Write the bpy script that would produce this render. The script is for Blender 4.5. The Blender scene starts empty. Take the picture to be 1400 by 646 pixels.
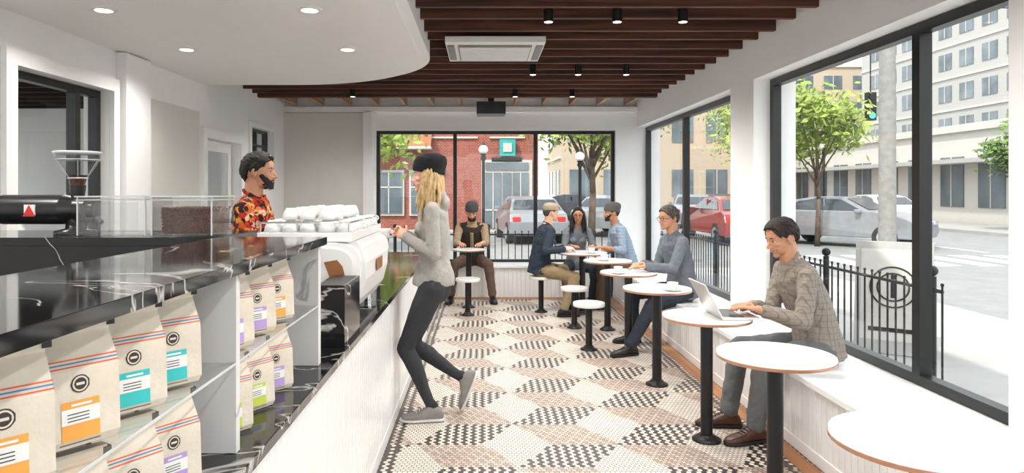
import bpy, math, random
import numpy as np
from mathutils import Vector, Matrix
random.seed(7)
SC=bpy.context.scene
COL=SC.collection
V=Vector
pi=math.pi
def lin(h):
    h=h.lstrip('#'); o=[]
    for i in (0,2,4):
        c=int(h[i:i+2],16)/255
        o.append(c/12.92 if c<=.04045 else ((c+.055)/1.055)**2.4)
    return o
# ---------------------------------------------------------------- materials
def newmat(name):
    m=bpy.data.materials.new(name); m.use_nodes=True
    nt=m.node_tree; nt.nodes.clear()
    out=nt.nodes.new('ShaderNodeOutputMaterial')
    return m,nt,out
class G:
    def __init__(s,nt): s.nt=nt
    def n(s,t,**k):
        x=s.nt.nodes.new(t)
        for a,b in k.items(): setattr(x,a,b)
        return x
    def set(s,sock,v):
        if isinstance(v,bpy.types.NodeSocket): s.nt.links.new(v,sock)
        else: sock.default_value=v
    def m(s,op,a,b=None,c=None):
        x=s.n('ShaderNodeMath',operation=op)
        s.set(x.inputs[0],a)
        if b is not None: s.set(x.inputs[1],b)
        if c is not None: s.set(x.inputs[2],c)
        return x.outputs[0]
    def mix(s,f,a,b):
        x=s.n('ShaderNodeMix',data_type='RGBA')
        s.set(x.inputs[0],f)
        for i,v in ((6,a),(7,b)):
            if isinstance(v,bpy.types.NodeSocket): s.nt.links.new(v,x.inputs[i])
            else: x.inputs[i].default_value=tuple(v)+((1,) if len(v)==3 else ())
        return x.outputs[2]
    def noise(s,vec,scale,detail=3,dist=0):
        x=s.n('ShaderNodeTexNoise'); x.inputs['Scale'].default_value=scale
        x.inputs['Detail'].default_value=detail; x.inputs['Distortion'].default_value=dist
        if vec is not None: s.nt.links.new(vec,x.inputs['Vector'])
        return x.outputs[0]
    def obj(s): return s.n('ShaderNodeTexCoord').outputs['Object']
    def sep(s,v):
        x=s.n('ShaderNodeSeparateXYZ'); s.nt.links.new(v,x.inputs[0]); return x.outputs
    def comb(s,a,b,c):
        x=s.n('ShaderNodeCombineXYZ')
        for i,v in enumerate((a,b,c)): s.set(x.inputs[i],v)
        return x.outputs[0]
    def ramp(s,f,stops):
        x=s.n('ShaderNodeValToRGB'); s.nt.links.new(f,x.inputs[0])
        e=x.color_ramp.elements
        while len(e)<len(stops): e.new(.5)
        for i,(p,c) in enumerate(stops):
            e[i].position=p; e[i].color=tuple(c)+(1,)
        return x.outputs[0]
    def bsdf(s,out,color,rough=.5,metal=0,bump=None,bstr=.3,bdist=.01,coat=0,emis=None,estr=0):
        b=s.n('ShaderNodeBsdfPrincipled')
        if isinstance(color,bpy.types.NodeSocket): s.nt.links.new(color,b.inputs['Base Color'])
        else: b.inputs['Base Color'].default_value=tuple(color)+(1,)
        s.set(b.inputs['Roughness'],rough); b.inputs['Metallic'].default_value=metal
        b.inputs['Coat Weight'].default_value=coat
        if emis:
            b.inputs['Emission Color'].default_value=tuple(emis)+(1,); b.inputs['Emission Strength'].default_value=estr
        if bump is not None:
            bm=s.n('ShaderNodeBump'); bm.inputs['Strength'].default_value=bstr; bm.inputs['Distance'].default_value=bdist
            s.nt.links.new(bump,bm.inputs['Height']); s.nt.links.new(bm.outputs[0],b.inputs['Normal'])
        s.nt.links.new(b.outputs[0],out.inputs[0]); return b
def mat(name,c,rough=.5,metal=0,var=.06,scale=8,bump=0,bscale=40,coat=0,emis=None,estr=0):
    if isinstance(c,str): c=lin(c)
    m,nt,out=newmat(name); g=G(nt); o=g.obj()
    n=g.noise(o,scale)
    cr=g.ramp(n,[(.3,[x*(1-var) for x in c]),(.7,[min(1,x*(1+var)) for x in c])])
    b=g.noise(o,bscale,4) if bump else None
    g.bsdf(out,cr,rough,metal,b,bump,.01,coat,emis,estr)
    return m
def marble(name,base,vein,rough,scale,w):
    m,nt,out=newmat(name); g=G(nt); o=g.obj()
    n=g.noise(o,scale,5,1.4); n2=g.noise(o,scale*.6,2)
    d=g.m('ABSOLUTE',g.m('SUBTRACT',n,.5))
    v=g.m('SUBTRACT',1.0,g.m('MINIMUM',g.m('DIVIDE',d,w),1.0))
    v=g.m('MULTIPLY',v,g.m('GREATER_THAN',n2,.48))
    c=g.mix(v,base,vein)
    g.bsdf(out,c,rough); return m
def glassmat(name,tint=(1,1,1),base=.03,edge=.35):
    m,nt,out=newmat(name); g=G(nt)
    t=g.n('ShaderNodeBsdfTransparent'); t.inputs[0].default_value=tuple(tint)+(1,)
    gl=g.n('ShaderNodeBsdfGlossy'); gl.inputs['Roughness'].default_value=.01
    lw=g.n('ShaderNodeLayerWeight'); lw.inputs[0].default_value=.5
    nz=g.noise(g.obj(),3)
    f=g.m('MULTIPLY_ADD',g.m('POWER',lw.outputs['Facing'],4.0),edge,g.m('MULTIPLY_ADD',nz,.01,base))
    mx=g.n('ShaderNodeMixShader'); nt.links.new(f,mx.inputs[0]); nt.links.new(t.outputs[0],mx.inputs[1]); nt.links.new(gl.outputs[0],mx.inputs[2])
    nt.links.new(mx.outputs[0],out.inputs[0]); return m
def brickmat(name,c1,c2,mo,scale=1.0):
    m,nt,out=newmat(name); g=G(nt); s=g.sep(g.obj())
    v=g.comb(g.m('ADD',s[0],s[1]),s[2],0.0)
    b=g.n('ShaderNodeTexBrick'); nt.links.new(v,b.inputs['Vector'])
    b.inputs['Color1'].default_value=tuple(c1)+(1,); b.inputs['Color2'].default_value=tuple(c2)+(1,); b.inputs['Mortar'].default_value=tuple(mo)+(1,)
    b.inputs['Scale'].default_value=4*scale; b.inputs['Mortar Size'].default_value=.02
    g.bsdf(out,b.outputs[0],.85); return m
def woodmat(name,c1,c2,axis=0,rough=.6):
    m,nt,out=newmat(name); g=G(nt); s=g.sep(g.obj())
    k=[1.2,22,22] if axis==0 else [22,1.2,22]
    v=g.comb(g.m('MULTIPLY',s[0],k[0]),g.m('MULTIPLY',s[1],k[1]),g.m('MULTIPLY',s[2],k[2]))
    n=g.noise(v,1,5,.6)
    c=g.ramp(n,[(.3,c1),(.72,c2)])
    g.bsdf(out,c,rough,0,n,.3,.005); return m
def plaid(name,c0,c1,c2,p=.03,rough=.9,w=.2):
    m,nt,out=newmat(name); g=G(nt); s=g.sep(g.obj())
    a=g.m('LESS_THAN',g.m('FRACT',g.m('MULTIPLY',g.m('ADD',s[0],s[1]),1/p)),w)
    b=g.m('LESS_THAN',g.m('FRACT',g.m('MULTIPLY',s[2],1/p)),w)
    c=g.mix(g.m('MULTIPLY',a,.45),c0,c1); c=g.mix(g.m('MULTIPLY',b,.35),c,c2)
    g.bsdf(out,c,rough,0,g.noise(g.obj(),60),.3); return m
def floral(name):
    m,nt,out=newmat(name); g=G(nt); o=g.obj()
    vo=g.n('ShaderNodeTexVoronoi'); vo.inputs['Scale'].default_value=34; nt.links.new(o,vo.inputs['Vector'])
    n=g.noise(o,30,3,1)
    s=g.n('ShaderNodeSeparateColor'); nt.links.new(vo.outputs['Color'],s.inputs[0])
    x=g.n('ShaderNodeValToRGB'); x.color_ramp.interpolation='CONSTANT'; nt.links.new(s.outputs[0],x.inputs[0])
    e=x.color_ramp.elements
    cs=[(0,lin('#a3241a')),(.2,lin('#d2622a')),(.42,lin('#1c1512')),(.58,lin('#e0b890')),(.7,lin('#c8372a')),(.88,lin('#e0923c'))]
    while len(e)<len(cs): e.new(.5)
    for i,(p,c) in enumerate(cs): e[i].position=p; e[i].color=tuple(c)+(1,)
    c=g.mix(g.m('GREATER_THAN',n,.56),x.outputs[0],lin('#2a100c'))
    g.bsdf(out,c,.9); return m
def floormat():
    m,nt,out=newmat('floor_mosaic_tile'); g=G(nt)
    s=g.sep(g.obj()); X=g.m('ADD',s[0],50.0); Y=g.m('ADD',s[1],50.0)
    t=.027; e=.40; q3=math.sqrt(3)
    yv=g.m('DIVIDE',Y,t); row=g.m('FLOOR',yv); par=g.m('MODULO',row,2.0); off=g.m('MULTIPLY',par,.5)
    xv=g.m('ADD',g.m('DIVIDE',X,t),off); cidx=g.m('FLOOR',xv)
    cx=g.m('MULTIPLY',g.m('SUBTRACT',g.m('ADD',cidx,.5),off),t); cy=g.m('MULTIPLY',g.m('ADD',row,.5),t)
    lx=g.m('ABSOLUTE',g.m('SUBTRACT',g.m('FRACT',xv),.5)); ly=g.m('ABSOLUTE',g.m('SUBTRACT',g.m('FRACT',yv),.5))
    dd=g.m('MAXIMUM',g.m('ADD',g.m('MULTIPLY',lx,.85),g.m('MULTIPLY',ly,.5)),ly)
    tile=g.m('LESS_THAN',dd,.44)
    b=g.m('DIVIDE',g.m('MULTIPLY',cy,2/q3),e); a=g.m('SUBTRACT',g.m('DIVIDE',cx,e),g.m('DIVIDE',cy,e*q3))
    a=g.m('ADD',a,300.0)
    i=g.m('FLOOR',a); j=g.m('FLOOR',b)
    k=g.m('MODULO',g.m('ADD',g.m('SUBTRACT',i,j),3000.0),3.0)
    low=g.m('LESS_THAN',g.m('ADD',g.m('FRACT',a),g.m('FRACT',b)),1.0)
    k0=g.m('LESS_THAN',k,.5); k2=g.m('GREATER_THAN',k,1.5); D=g.m('SUBTRACT',g.m('SUBTRACT',1.0,k0),k2)
    B=g.m('ADD',g.m('MULTIPLY',k0,low),g.m('MULTIPLY',k2,g.m('SUBTRACT',1.0,low)))
    chk=g.m('GREATER_THAN',g.m('MODULO',g.m('ADD',cidx,g.m('MULTIPLY',row,1.0)),2.0),.5)
    chk3=g.m('LESS_THAN',g.m('MODULO',g.m('ADD',cidx,g.m('MULTIPLY',row,1.0)),3.0),.5)
    wn=g.n('ShaderNodeTexWhiteNoise'); nt.links.new(g.comb(cidx,row,0.0),wn.inputs['Vector'])
    cream=g.mix(wn.outputs['Value'],lin('#eee5d9'),lin('#dfd3c5')); tan=g.mix(wn.outputs['Value'],lin('#d3c1b2'),lin('#c0ab9c'))
    dark=g.mix(chk,cream,lin('#262222'))
    tan=g.mix(g.m('MULTIPLY',chk3,.45),tan,lin('#6a5a52'))
    c=g.mix(B,cream,tan); c=g.mix(D,c,dark)
    bx=g.m('ADD',g.m('LESS_THAN',X,49.53),g.m('GREATER_THAN',X,51.62)); bx=g.m('MULTIPLY',g.m('MINIMUM',bx,1.0),g.m('GREATER_THAN',g.m('MODULO',cidx,2.0),.5))
    c=g.mix(bx,c,lin('#2a2422'))
    c=g.mix(tile,lin('#75685f'),c)
    g.bsdf(out,c,g.m('MULTIPLY_ADD',tile,-.35,.75),0,tile,.25,.002); return m

M={}
M['wall']=mat('white_paint',(.88,.88,.875),.6,var=.01)
M['wall2']=mat('beige_paint',(.70,.685,.64),.6,var=.015)
M['ceil']=mat('soffit_paint',(.86,.86,.85),.5,var=.01)
M['floor']=floormat()
M['joist']=woodmat('dark_joist_wood',lin('#2f1a12'),lin('#6a3f2c'),0,.7)
M['joist_y']=woodmat('short_joist_wood',lin('#8a6450'),lin('#c0a080'),1,.7)
M['deck']=woodmat('deck_wood',lin('#160b07'),lin('#2e1b12'),0,.8)
M['oak']=woodmat('floor_border_wood',lin('#8a5533'),lin('#b9814f'),1,.4)
M['black']=mat('black_metal',(.012,.012,.013),.4,.3,var=.2)
M['blackp']=mat('black_plastic',(.015,.015,.016),.3,var=.2)
M['frame']=mat('window_frame_black',(.014,.014,.015),.35,.2,var=.1)
M['bmarb']=marble('black_marble',(.008,.008,.009),(.55,.54,.52),.07,1.7,.009)
M['wmarb']=marble('white_marble',(.72,.71,.70),(.36,.36,.37),.42,2.8,.045)
M['ttop']=marble('table_marble',(.83,.825,.82),(.72,.72,.71),.2,3.5,.02)
M['copper']=mat('copper_edge','#c99a80',.3,.7,var=.1)
M['white']=mat('white_enamel',(.87,.87,.865),.25,var=.01,coat=.2)
M['wplast']=mat('white_plastic',(.8,.8,.79),.4,var=.01)
M['chrome']=mat('chrome',(.8,.8,.8),.12,1,var=.03)
M['silver']=mat('silver_aluminium',(.68,.68,.69),.3,.9,var=.03)
M['glass']=glassmat('window_glass',(.98,.99,.985),.015,.22)
M['acryl']=glassmat('clear_acrylic',(.965,.97,.972),.035,.4)
M['frost']=mat('frosted_acrylic_edge',(.62,.64,.65),.2)
M['lamp']=mat('lamp_glow',(1,.9,.75),.5,emis=(1,.78,.5),estr=6)
M['kraft']=mat('kraft_paper','#ded4c3',.75,var=.05,scale=20,bump=.5,bscale=25)
M['bagblk']=mat('bag_black','#16110f',.45,var=.3,bump=.5,bscale=30)
M['lab_o']=mat('label_orange','#f0a64a',.5); M['lab_t']=mat('label_teal','#35bfc0',.5); M['lab_p']=mat('label_purple','#b79ad6',.5); M['lab_g']=mat('label_green','#c5d24f',.5)
M['paper']=mat('paper_white',(.85,.85,.83),.6,var=.02); M['ink']=mat('ink',(.04,.03,.03),.6)
M['s_or']=mat('stripe_orange','#e0603a',.6); M['s_bl']=mat('stripe_blue','#4a7fb5',.6)
M['beans']=mat('coffee_beans','#5a2f1a',.4,var=.5,scale=90,bump=.6,bscale=120)
M['red']=mat('red_badge','#c8281e',.4)
M['bronze']=mat('bronze_logo','#a9714a',.35,.4)
M['asphalt']=mat('asphalt',(.25,.245,.24),.9,var=.1,scale=3,bump=.3)
M['walk']=mat('sidewalk_concrete',(.37,.355,.335),.9,var=.06,scale=2,bump=.2)
M['brick']=brickmat('red_brick',lin('#9c4f40'),lin('#843e32'),lin('#a08478'))
M['stone']=mat('pale_stone',(.52,.49,.45),.8)
M['bwin']=mat('building_window',(.12,.15,.17),.1,var=.4,scale=.6)
M['bwhite']=mat('stucco_white',(.56,.53,.49),.8,var=.03)
M['bgrey']=mat('stucco_grey',(.40,.39,.37),.8,var=.05)
M['btan']=mat('stucco_tan',(.46,.37,.28),.8,var=.05)
M['teal']=mat('teal_sign','#2f9f9a',.5)
M['leaf']=mat('tree_leaves','#8fa04a',.7,var=.4,scale=1.5)
M['leaf2']=mat('tree_leaves_dark','#5f7a3a',.7,var=.4,scale=1.5)
M['bark']=mat('tree_bark','#5a4c40',.9,var=.3,bump=1,bscale=15)
M['pole']=mat('weathered_pole','#8a8984',.8,var=.15,bump=.5)
M['tyre']=mat('tyre_rubber',(.02,.02,.02),.7)
M['carglass']=mat('car_glass',(.05,.06,.07),.08)
M['globe']=mat('lamp_globe',(.75,.75,.72),.3)
M['roof']=mat('roof_tiles','#a8664c',.8,var=.2)
M['line']=mat('road_paint',(.6,.6,.58),.8)
# ---------------------------------------------------------------- mesh builder
class MB:
    def __init__(s): s.v=[]; s.f=[]; s.mi=[]; s.sm=[]
    def add(s,vs,fs,mi=0,sm=False):
        b=len(s.v); s.v+= [tuple(x) for x in vs]
        for f in fs: s.f.append([i+b for i in f]); s.mi.append(mi); s.sm.append(sm)
    def box(s,x0,x1,y0,y1,z0,z1,mi=0,R=None,o=None):
        vs=[V((x,y,z)) for x in(x0,x1) for y in(y0,y1) for z in(z0,z1)]
        if R is not None: vs=[(R@v)+(o or V((0,0,0))) for v in vs]
        s.add(vs,[(0,1,3,2),(4,6,7,5),(0,4,5,1),(2,3,7,6),(0,2,6,4),(1,5,7,3)],mi)
    def rings(s,rings,mi=0,cap=True,sm=True):
        n=len(rings[0]); vs=[p for r in rings for p in r]; fs=[]
        for a in range(len(rings)-1):
            for i in range(n):
                j=(i+1)%n; fs.append((a*n+i,a*n+j,(a+1)*n+j,(a+1)*n+i))
        s.add(vs,fs,mi,sm)
        if cap:
            s.add(rings[0],[tuple(reversed(range(n)))],mi,False); s.add(rings[-1],[tuple(range(n))],mi,False)
    def rings_closed(s,rings,mi=0):
        n=len(rings[0]); vs=[p for r in rings for p in r]; fs=[]
        for a in range(len(rings)-1):
            for i in range(n):
                j=(i+1)%n; fs.append((a*n+i,a*n+j,(a+1)*n+j,(a+1)*n+i))
        fs.append(tuple(reversed(range(n)))); fs.append(tuple((len(rings)-1)*n+i for i in range(n)))
        s.add(vs,fs,mi,True)
    def cyl(s,p0,p1,r0,r1=None,n=16,mi=0,cap=True,closed=False):
        p0=V(p0);p1=V(p1); r1=r0 if r1 is None else r1
        d=(p1-p0)
        if d.length<1e-6: return
        d.normalize(); a=d.orthogonal().normalized(); b=d.cross(a)
        R=[[p+(a*math.cos(t)+b*math.sin(t))*r for t in [2*pi*i/n for i in range(n)]] for p,r in((p0,r0),(p1,r1))]
        if closed: s.rings_closed(R,mi)
        else: s.rings(R,mi,cap)
    def lathe(s,prof,c=(0,0,0),n=24,mi=0,cap=True):
        c=V(c); s.rings([[c+V((r*math.cos(2*pi*i/n),r*math.sin(2*pi*i/n),z)) for i in range(n)] for r,z in prof],mi,cap)
    def tube(s,pts,r,n=8,mi=0):
        for a,b in zip(pts[:-1],pts[1:]): s.cyl(a,b,r,r,n,mi)
    def ell(s,c,rad,F=None,nu=14,nv=9,mi=0):
        c=V(c); F=F or (V((1,0,0)),V((0,1,0)),V((0,0,1)))
        vs=[c+F[2]*rad[2]]
        for j in range(1,nv):
            ph=pi*j/nv
            for i in range(nu):
                th=2*pi*i/nu
                vs.append(c+F[0]*(rad[0]*math.sin(ph)*math.cos(th))+F[1]*(rad[1]*math.sin(ph)*math.sin(th))+F[2]*(rad[2]*math.cos(ph)))
        vs.append(c-F[2]*rad[2]); fs=[]
        for i in range(nu): fs.append((0,1+i,1+(i+1)%nu))
        for j in range(nv-2):
            for i in range(nu):
                a=1+j*nu+i;b=1+j*nu+(i+1)%nu; fs.append((a,a+nu,b+nu,b))
        L=len(vs)-1; o=1+(nv-2)*nu
        for i in range(nu): fs.append((L,o+(i+1)%nu,o+i))
        s.add(vs,fs,mi,True)
    def sph(s,c,r,mi=0,nu=12,nv=8): s.ell(c,(r,r,r),None,nu,nv,mi)
    def limb(s,pts,rs,mi=0,n=12):
        for i,(p,r) in enumerate(zip(pts,rs)):
            s.sph(p,r,mi,n,8)
            if i: s.cyl(pts[i-1],p,rs[i-1],r,n,mi,closed=True)
    def torus(s,c,ax,R,r,n=24,k=8,mi=0):
        c=V(c); ax=V(ax).normalized(); a=ax.orthogonal().normalized(); b=ax.cross(a); vs=[];fs=[]
        for i in range(n):
            d=a*math.cos(2*pi*i/n)+b*math.sin(2*pi*i/n)
            for j in range(k): vs.append(c+d*(R+r*math.cos(2*pi*j/k))+ax*(r*math.sin(2*pi*j/k)))
        for i in range(n):
            for j in range(k): fs.append((i*k+j,((i+1)%n)*k+j,((i+1)%n)*k+(j+1)%k,i*k+(j+1)%k))
        s.add(vs,fs,mi,True)
    def mesh(s,name,mats):
        me=bpy.data.meshes.new(name); me.from_pydata(s.v,[],s.f)
        for m in mats: me.materials.append(m)
        me.polygons.foreach_set('material_index',s.mi); me.polygons.foreach_set('use_smooth',s.sm); me.update(); return me
    def obj(s,name,mats,parent=None,bevel=0,loc=None,rot=0):
        me=s.mesh(name,mats); o=bpy.data.objects.new(name,me); COL.objects.link(o)
        if parent: o.parent=parent
        if loc: o.location=loc
        if rot: o.rotation_euler=(0,0,rot)
        if bevel:
            b=o.modifiers.new('bevel','BEVEL'); b.width=bevel; b.segments=2; b.limit_method='ANGLE'
        return o
def dup(o,loc,rot=0,name=None):
    d=bpy.data.objects.new(name or o.name.split('.')[0],o.data); COL.objects.link(d); d.location=loc; d.rotation_euler=(0,0,rot)
    for m in o.modifiers:
        b=d.modifiers.new(m.name,m.type); b.width=m.width; b.segments=m.segments; b.limit_method=m.limit_method
    return d
def fuse(name,mb,vox,mats,parent,smooth=3,disp=0,dscale=.08):
    me=mb.mesh(name+'_t',[]); o=bpy.data.objects.new(name+'_t',me); COL.objects.link(o)
    r=o.modifiers.new('r','REMESH'); r.mode='VOXEL'; r.voxel_size=vox; r.use_smooth_shade=True
    if smooth:
        s=o.modifiers.new('s','SMOOTH'); s.factor=.6; s.iterations=smooth
    if disp:
        t=bpy.data.textures.new(name,'CLOUDS'); t.noise_scale=dscale; t.noise_depth=2
        d=o.modifiers.new('d','DISPLACE'); d.texture=t; d.strength=disp; d.mid_level=.5; d.texture_coords='GLOBAL'
    dg=bpy.context.evaluated_depsgraph_get(); ev=o.evaluated_get(dg)
    nm=bpy.data.meshes.new_from_object(ev); nm.name=name
    bpy.data.objects.remove(o); bpy.data.meshes.remove(me)
    nm.materials.clear()
    for m in mats: nm.materials.append(m)
    nm.polygons.foreach_set('use_smooth',[True]*len(nm.polygons)); nm.polygons.foreach_set('material_index',[0]*len(nm.polygons)); nm.update()
    no=bpy.data.objects.new(name,nm); COL.objects.link(no); no.parent=parent; return no
def empty(name):
    e=bpy.data.objects.new(name,None); COL.objects.link(e); e.empty_display_size=.1; return e
# ---------------------------------------------------------------- room shell
def boxes(name,bs,mats,bevel=0):
    b=MB()
    for x in bs: b.box(*x)
    return b.obj(name,mats,bevel=bevel)
boxes('floor',[(-3.1,1.82,-2,10.2,-.1,0)],[M['floor']])
boxes('trim_1',[(1.70,1.80,-2,9.55,0.0,.006)],[M['oak']])
boxes('trim_2',[(-.55,1.695,9.40,9.56,0.0,.006)],[M['oak']])
W=M['wall']
boxes('wall_right',[(2.25,2.6,-2,10.3,2.42,2.98),(2.25,2.6,1.9,2.92,.43,2.42),(2.25,2.6,5.67,6.2,.43,2.42),(2.25,2.6,10.0,10.3,.43,2.42),
  (2.25,2.6,-2,10.3,-.1,.43)],[W])
boxes('wall_back',[(-3.1,-1.57,10,10.3,-.1,2.98),(1.95,2.25,10,10.3,-.1,2.98),(-1.57,1.95,10,10.3,2.38,2.98),(-1.57,1.95,10,10.3,-.1,.43)],[W])
boxes('wall_back_panel',[(-2.9,-1.74,9.95,9.998,0,2.62)],[M['wall2']])
boxes('trim_3',[(-1.735,-1.60,9.88,9.998,0,2.635),(-2.9,2.25,9.93,9.998,2.64,2.72)],[W],.004)
boxes('wall_left',[(-3.1,-2.9,-2,4.2,-.1,2.98),(-3.1,-2.9,4.2,5.3,-.1,1.0),(-3.1,-2.9,4.2,5.3,2.27,2.98),(-3.1,-2.9,5.3,7.1,-.1,2.98),
  (-3.1,-2.9,7.1,8.1,2.05,2.98),(-3.1,-2.9,8.1,8.5,-.1,2.98),(-3.1,-2.9,8.5,9.4,-.1,1.88),(-3.1,-2.9,8.5,9.4,2.3,2.98),(-3.1,-2.9,9.4,10,-.1,2.98)],[W])
boxes('wall_left_panel',[(-2.898,-2.885,5.95,6.95,.1,2.3)],[M['wall2']])
boxes('trim_4',[(-2.898,-2.82,5.40,5.8,0,2.59),(-2.898,-2.86,4.1,4.2,1.0,2.269),(-2.898,-2.86,5.3,5.38,1.0,2.269),(-2.898,-2.86,4.1,5.38,2.27,2.37),
  (-2.898,-2.86,7.0,7.1,0,2.049),(-2.898,-2.86,8.1,8.2,0,2.049),(-2.898,-2.86,7.0,8.2,2.05,2.15),(-2.898,-2.87,8.44,9.46,2.30,2.36),(-2.898,-2.87,8.44,9.46,1.82,1.88),(-2.898,-2.87,8.44,8.5,1.881,2.299),(-2.898,-2.87,9.4,9.46,1.881,2.299)],[W])
boxes('wall_front',[(-3.1,2.6,-2.2,-2,2.7,2.98),(-3.1,-2.7,-2.2,-2,-.1,2.7),(2.3,2.6,-2.2,-2,-.1,2.7)],[W])  # unseen behind camera, shaped with a wide opening so sky light floods in
def window(name,ax,pos,a0,a1,z0,z1,mull,fw=.05,fd=.07,hm=()):
    b=MB()
    def bx(u0,u1,w0,w1,mi=0,d=fd):
        if ax=='x': b.box(pos-d/2,pos+d/2,u0,u1,w0,w1,mi)
        else: b.box(u0,u1,pos-d/2,pos+d/2,w0,w1,mi)
    bx(a0,a1,z0,z0+fw); bx(a0,a1,z1-fw,z1); bx(a0,a0+fw,z0+fw,z1-fw); bx(a1-fw,a1,z0+fw,z1-fw)
    for m in mull: bx(m-fw*.6,m+fw*.6,z0+fw,z1-fw)
    for h in hm: bx(a0+fw,a1-fw,h-fw*.4,h+fw*.4)
    bx(a0+fw*.5,a1-fw*.5,z0+fw*.5,z1-fw*.5,1,.008)
    return b.obj(name,[M['frame'],M['glass']])
window('window_1','x',2.42,2.925,5.665,.435,2.415,[3.76],.055)
window('window_2','x',2.42,6.205,9.995,.435,2.415,[8.12],.055)
window('window_3','y',10.12,-1.565,1.945,.435,2.375,[-.41,.78],.045)
window('window_4','x',-3.0,4.205,5.295,1.005,2.265,[5.0],.05)
window('window_5','x',-3.0,8.505,9.395,1.885,2.295,[8.95],.03,hm=(2.09,))
window('window_6','x',2.42,-1.9,1.895,.435,2.415,[0],.055)
b=MB(); b.box(-3.02,-2.98,7.105,7.2,0.01,2.045);b.box(-3.02,-2.98,8.0,8.095,0.01,2.045);b.box(-3.02,-2.98,7.2,8.0,1.93,2.045);b.box(-3.02,-2.98,7.2,8.0,.01,.3);b.box(-3.004,-2.996,7.2,8.0,.3,1.93,1)
b.cyl((-2.96,7.24,1.0),(-2.96,7.24,1.15),.01,mi=2); b.obj('door_1',[M['white'],M['glass'],M['chrome']])
boxes('floor_side_room',[(-7.5,-3.1,2,10.2,-.1,0)],[M['walk']])
boxes('ceiling_side_room',[(-7.5,-3.1,2,10.2,2.9,2.98)]+[(-7.4,-3.15,2.2+.4*i,2.25+.4*i,2.68,2.9) for i in range(20)],[M['deck']])
boxes('wall_side_room',[(-7.6,-7.4,2,10.2,0,.8),(-7.6,-7.4,2,10.2,2.5,2.9)]+[(-7.6,-7.4,y,y+.25,.8,2.5) for y in (2,4.2,6.4,8.6,9.9)]+[(-7.4,-3.1,10,10.2,0,2.9)],[W])
def soff(off,z0,z1,b,mi=0):
    xr=-.45-off; yf=7.2-off; R=1.45
    pts=[(-2.9,-2),(xr,-2)]+[(xr-R+R*math.cos(t),yf-R+R*math.sin(t)) for t in [pi/2*i/24 for i in range(25)]]+[(-2.9,yf)]
    b.rings([[V((x,y,z)) for x,y in pts] for z in (z0,z1)],mi,True,False)
b=MB(); soff(0,2.63,2.965,b); soff(.07,2.60,2.63,b); b.obj('ceiling_soffit',[M['ceil']])
def soffx(y):
    if y<5.75: return -.45
    if y>7.2: return -2.9
    t=y-5.75; return -1.9+math.sqrt(max(0,1.45**2-t*t))
b=MB(); y=-1.8
while y<8.7:
    b.box(soffx(y-.05)+.0,2.25,y,y+.042,2.73+random.uniform(-.006,.006),2.965)
    y+=.335
b.box(-2.9,2.25,8.78,8.87,2.70,2.965)
for i in range(13): b.box(-2.75+i*.4,-2.70+i*.4,8.87,9.93,2.735,2.965,1)
b.box(soffx(3)+.001,2.25,5.02,5.04,2.86,2.965)
b.obj('ceiling_joists',[M['joist'],M['joist_y']])
boxes('ceiling',[(-3.1,2.6,-2.2,10.3,2.98,3.1)],[M['deck']])
def light(kind,name,loc,energy,color=(1,.96,.905),size=.05,spot=None):
    l=bpy.data.lights.new(name,kind); l.energy=energy; l.color=color
    if kind in('SPOT','POINT'): l.shadow_soft_size=size
    if kind=='SPOT': l.spot_size=spot or 2.7; l.spot_blend=.7
    o=bpy.data.objects.new(name,l); COL.objects.link(o); o.location=loc; return o
EN=68
for (x,y) in [(-2.3,4.14),(-1.05,4.14),(-2.3,5.3),(-1.05,5.3),(-2.3,2.2),(-1.05,2.2),(-2.3,.4),(-1.05,.4)]:  # nearer rows are out of view, added to brighten the room
    b=MB(); b.lathe([(.055,-.012),(.075,-.012),(.078,0)],(0,0,0),20,0); b.lathe([(.045,-.014),(.05,-.0125)],(0,0,0),16,1)
    b.obj('recessed_downlight',[M['wplast'],M['lamp']],loc=(x,y,2.60)); light('SPOT','downlight_lamp',(x,y,2.57),EN*.8)
for (x,y) in [(.45,4.67),(.92,4.67),(1.37,4.67),(.5,6.8),(.95,6.8),(1.43,6.8),(.4,8.4),(1.1,8.4),(.5,2.6),(1.3,2.6),(.5,.6),(1.3,.6),(-1.6,8.4)]:  # unseen near rows and farthest spots are extras, added to brighten the room
    b=MB(); b.cyl((0,0,.0),(0,0,.12),.035,mi=0); b.cyl((0,0,.12),(0,0,.27),.008,mi=0); b.cyl((0,0,-.001),(0,0,.001),.028,mi=1)
    b.obj('ceiling_spotlight',[M['black'],M['lamp']],loc=(x,y,2.65)); light('SPOT','spotlight_lamp',(x,y,2.63),EN)
b=MB(); b.box(-.30,.50,5.4,6.2,2.67,2.72); b.box(-.2,.4,5.5,6.1,2.655,2.67,1)
for i in range(11): b.box(-.19,.39,5.53+i*.05,5.545+i*.05,2.645,2.66,0)
for s in (-1,1): b.box(.1+s*.36-.03,.1+s*.36+.03,5.5,6.1,2.66,2.67,1)
b.obj('air_conditioner',[M['wplast'],mat('vent_grey',(.2,.2,.21),.5)],bevel=.008)
b=MB(); b.box(-.08,.30,8.9,9.25,2.5,2.66); b.cyl((.18,8.9,2.58),(.18,8.87,2.58),.045,mi=1); b.box(.07,.15,9.03,9.11,2.66,2.73)
for i in range(5): b.box(-.05,.07,8.895,8.9,2.53+i*.02,2.54+i*.02,1)
b.obj('projector',[M['blackp'],M['carglass']],bevel=.012)
def bead(b,ax,pos,a0,a1,z0,z1,sgn,w=.06):
    a=a0
    while a<a1-.001:
        e=min(a+w-.006,a1)
        if ax=='x': b.box(min(pos,pos+sgn*.012),max(pos,pos+sgn*.012),a,e,z0,z1,0)
        else: b.box(a,e,min(pos,pos+sgn*.012),max(pos,pos+sgn*.012),z0,z1,0)
        a+=w
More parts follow.
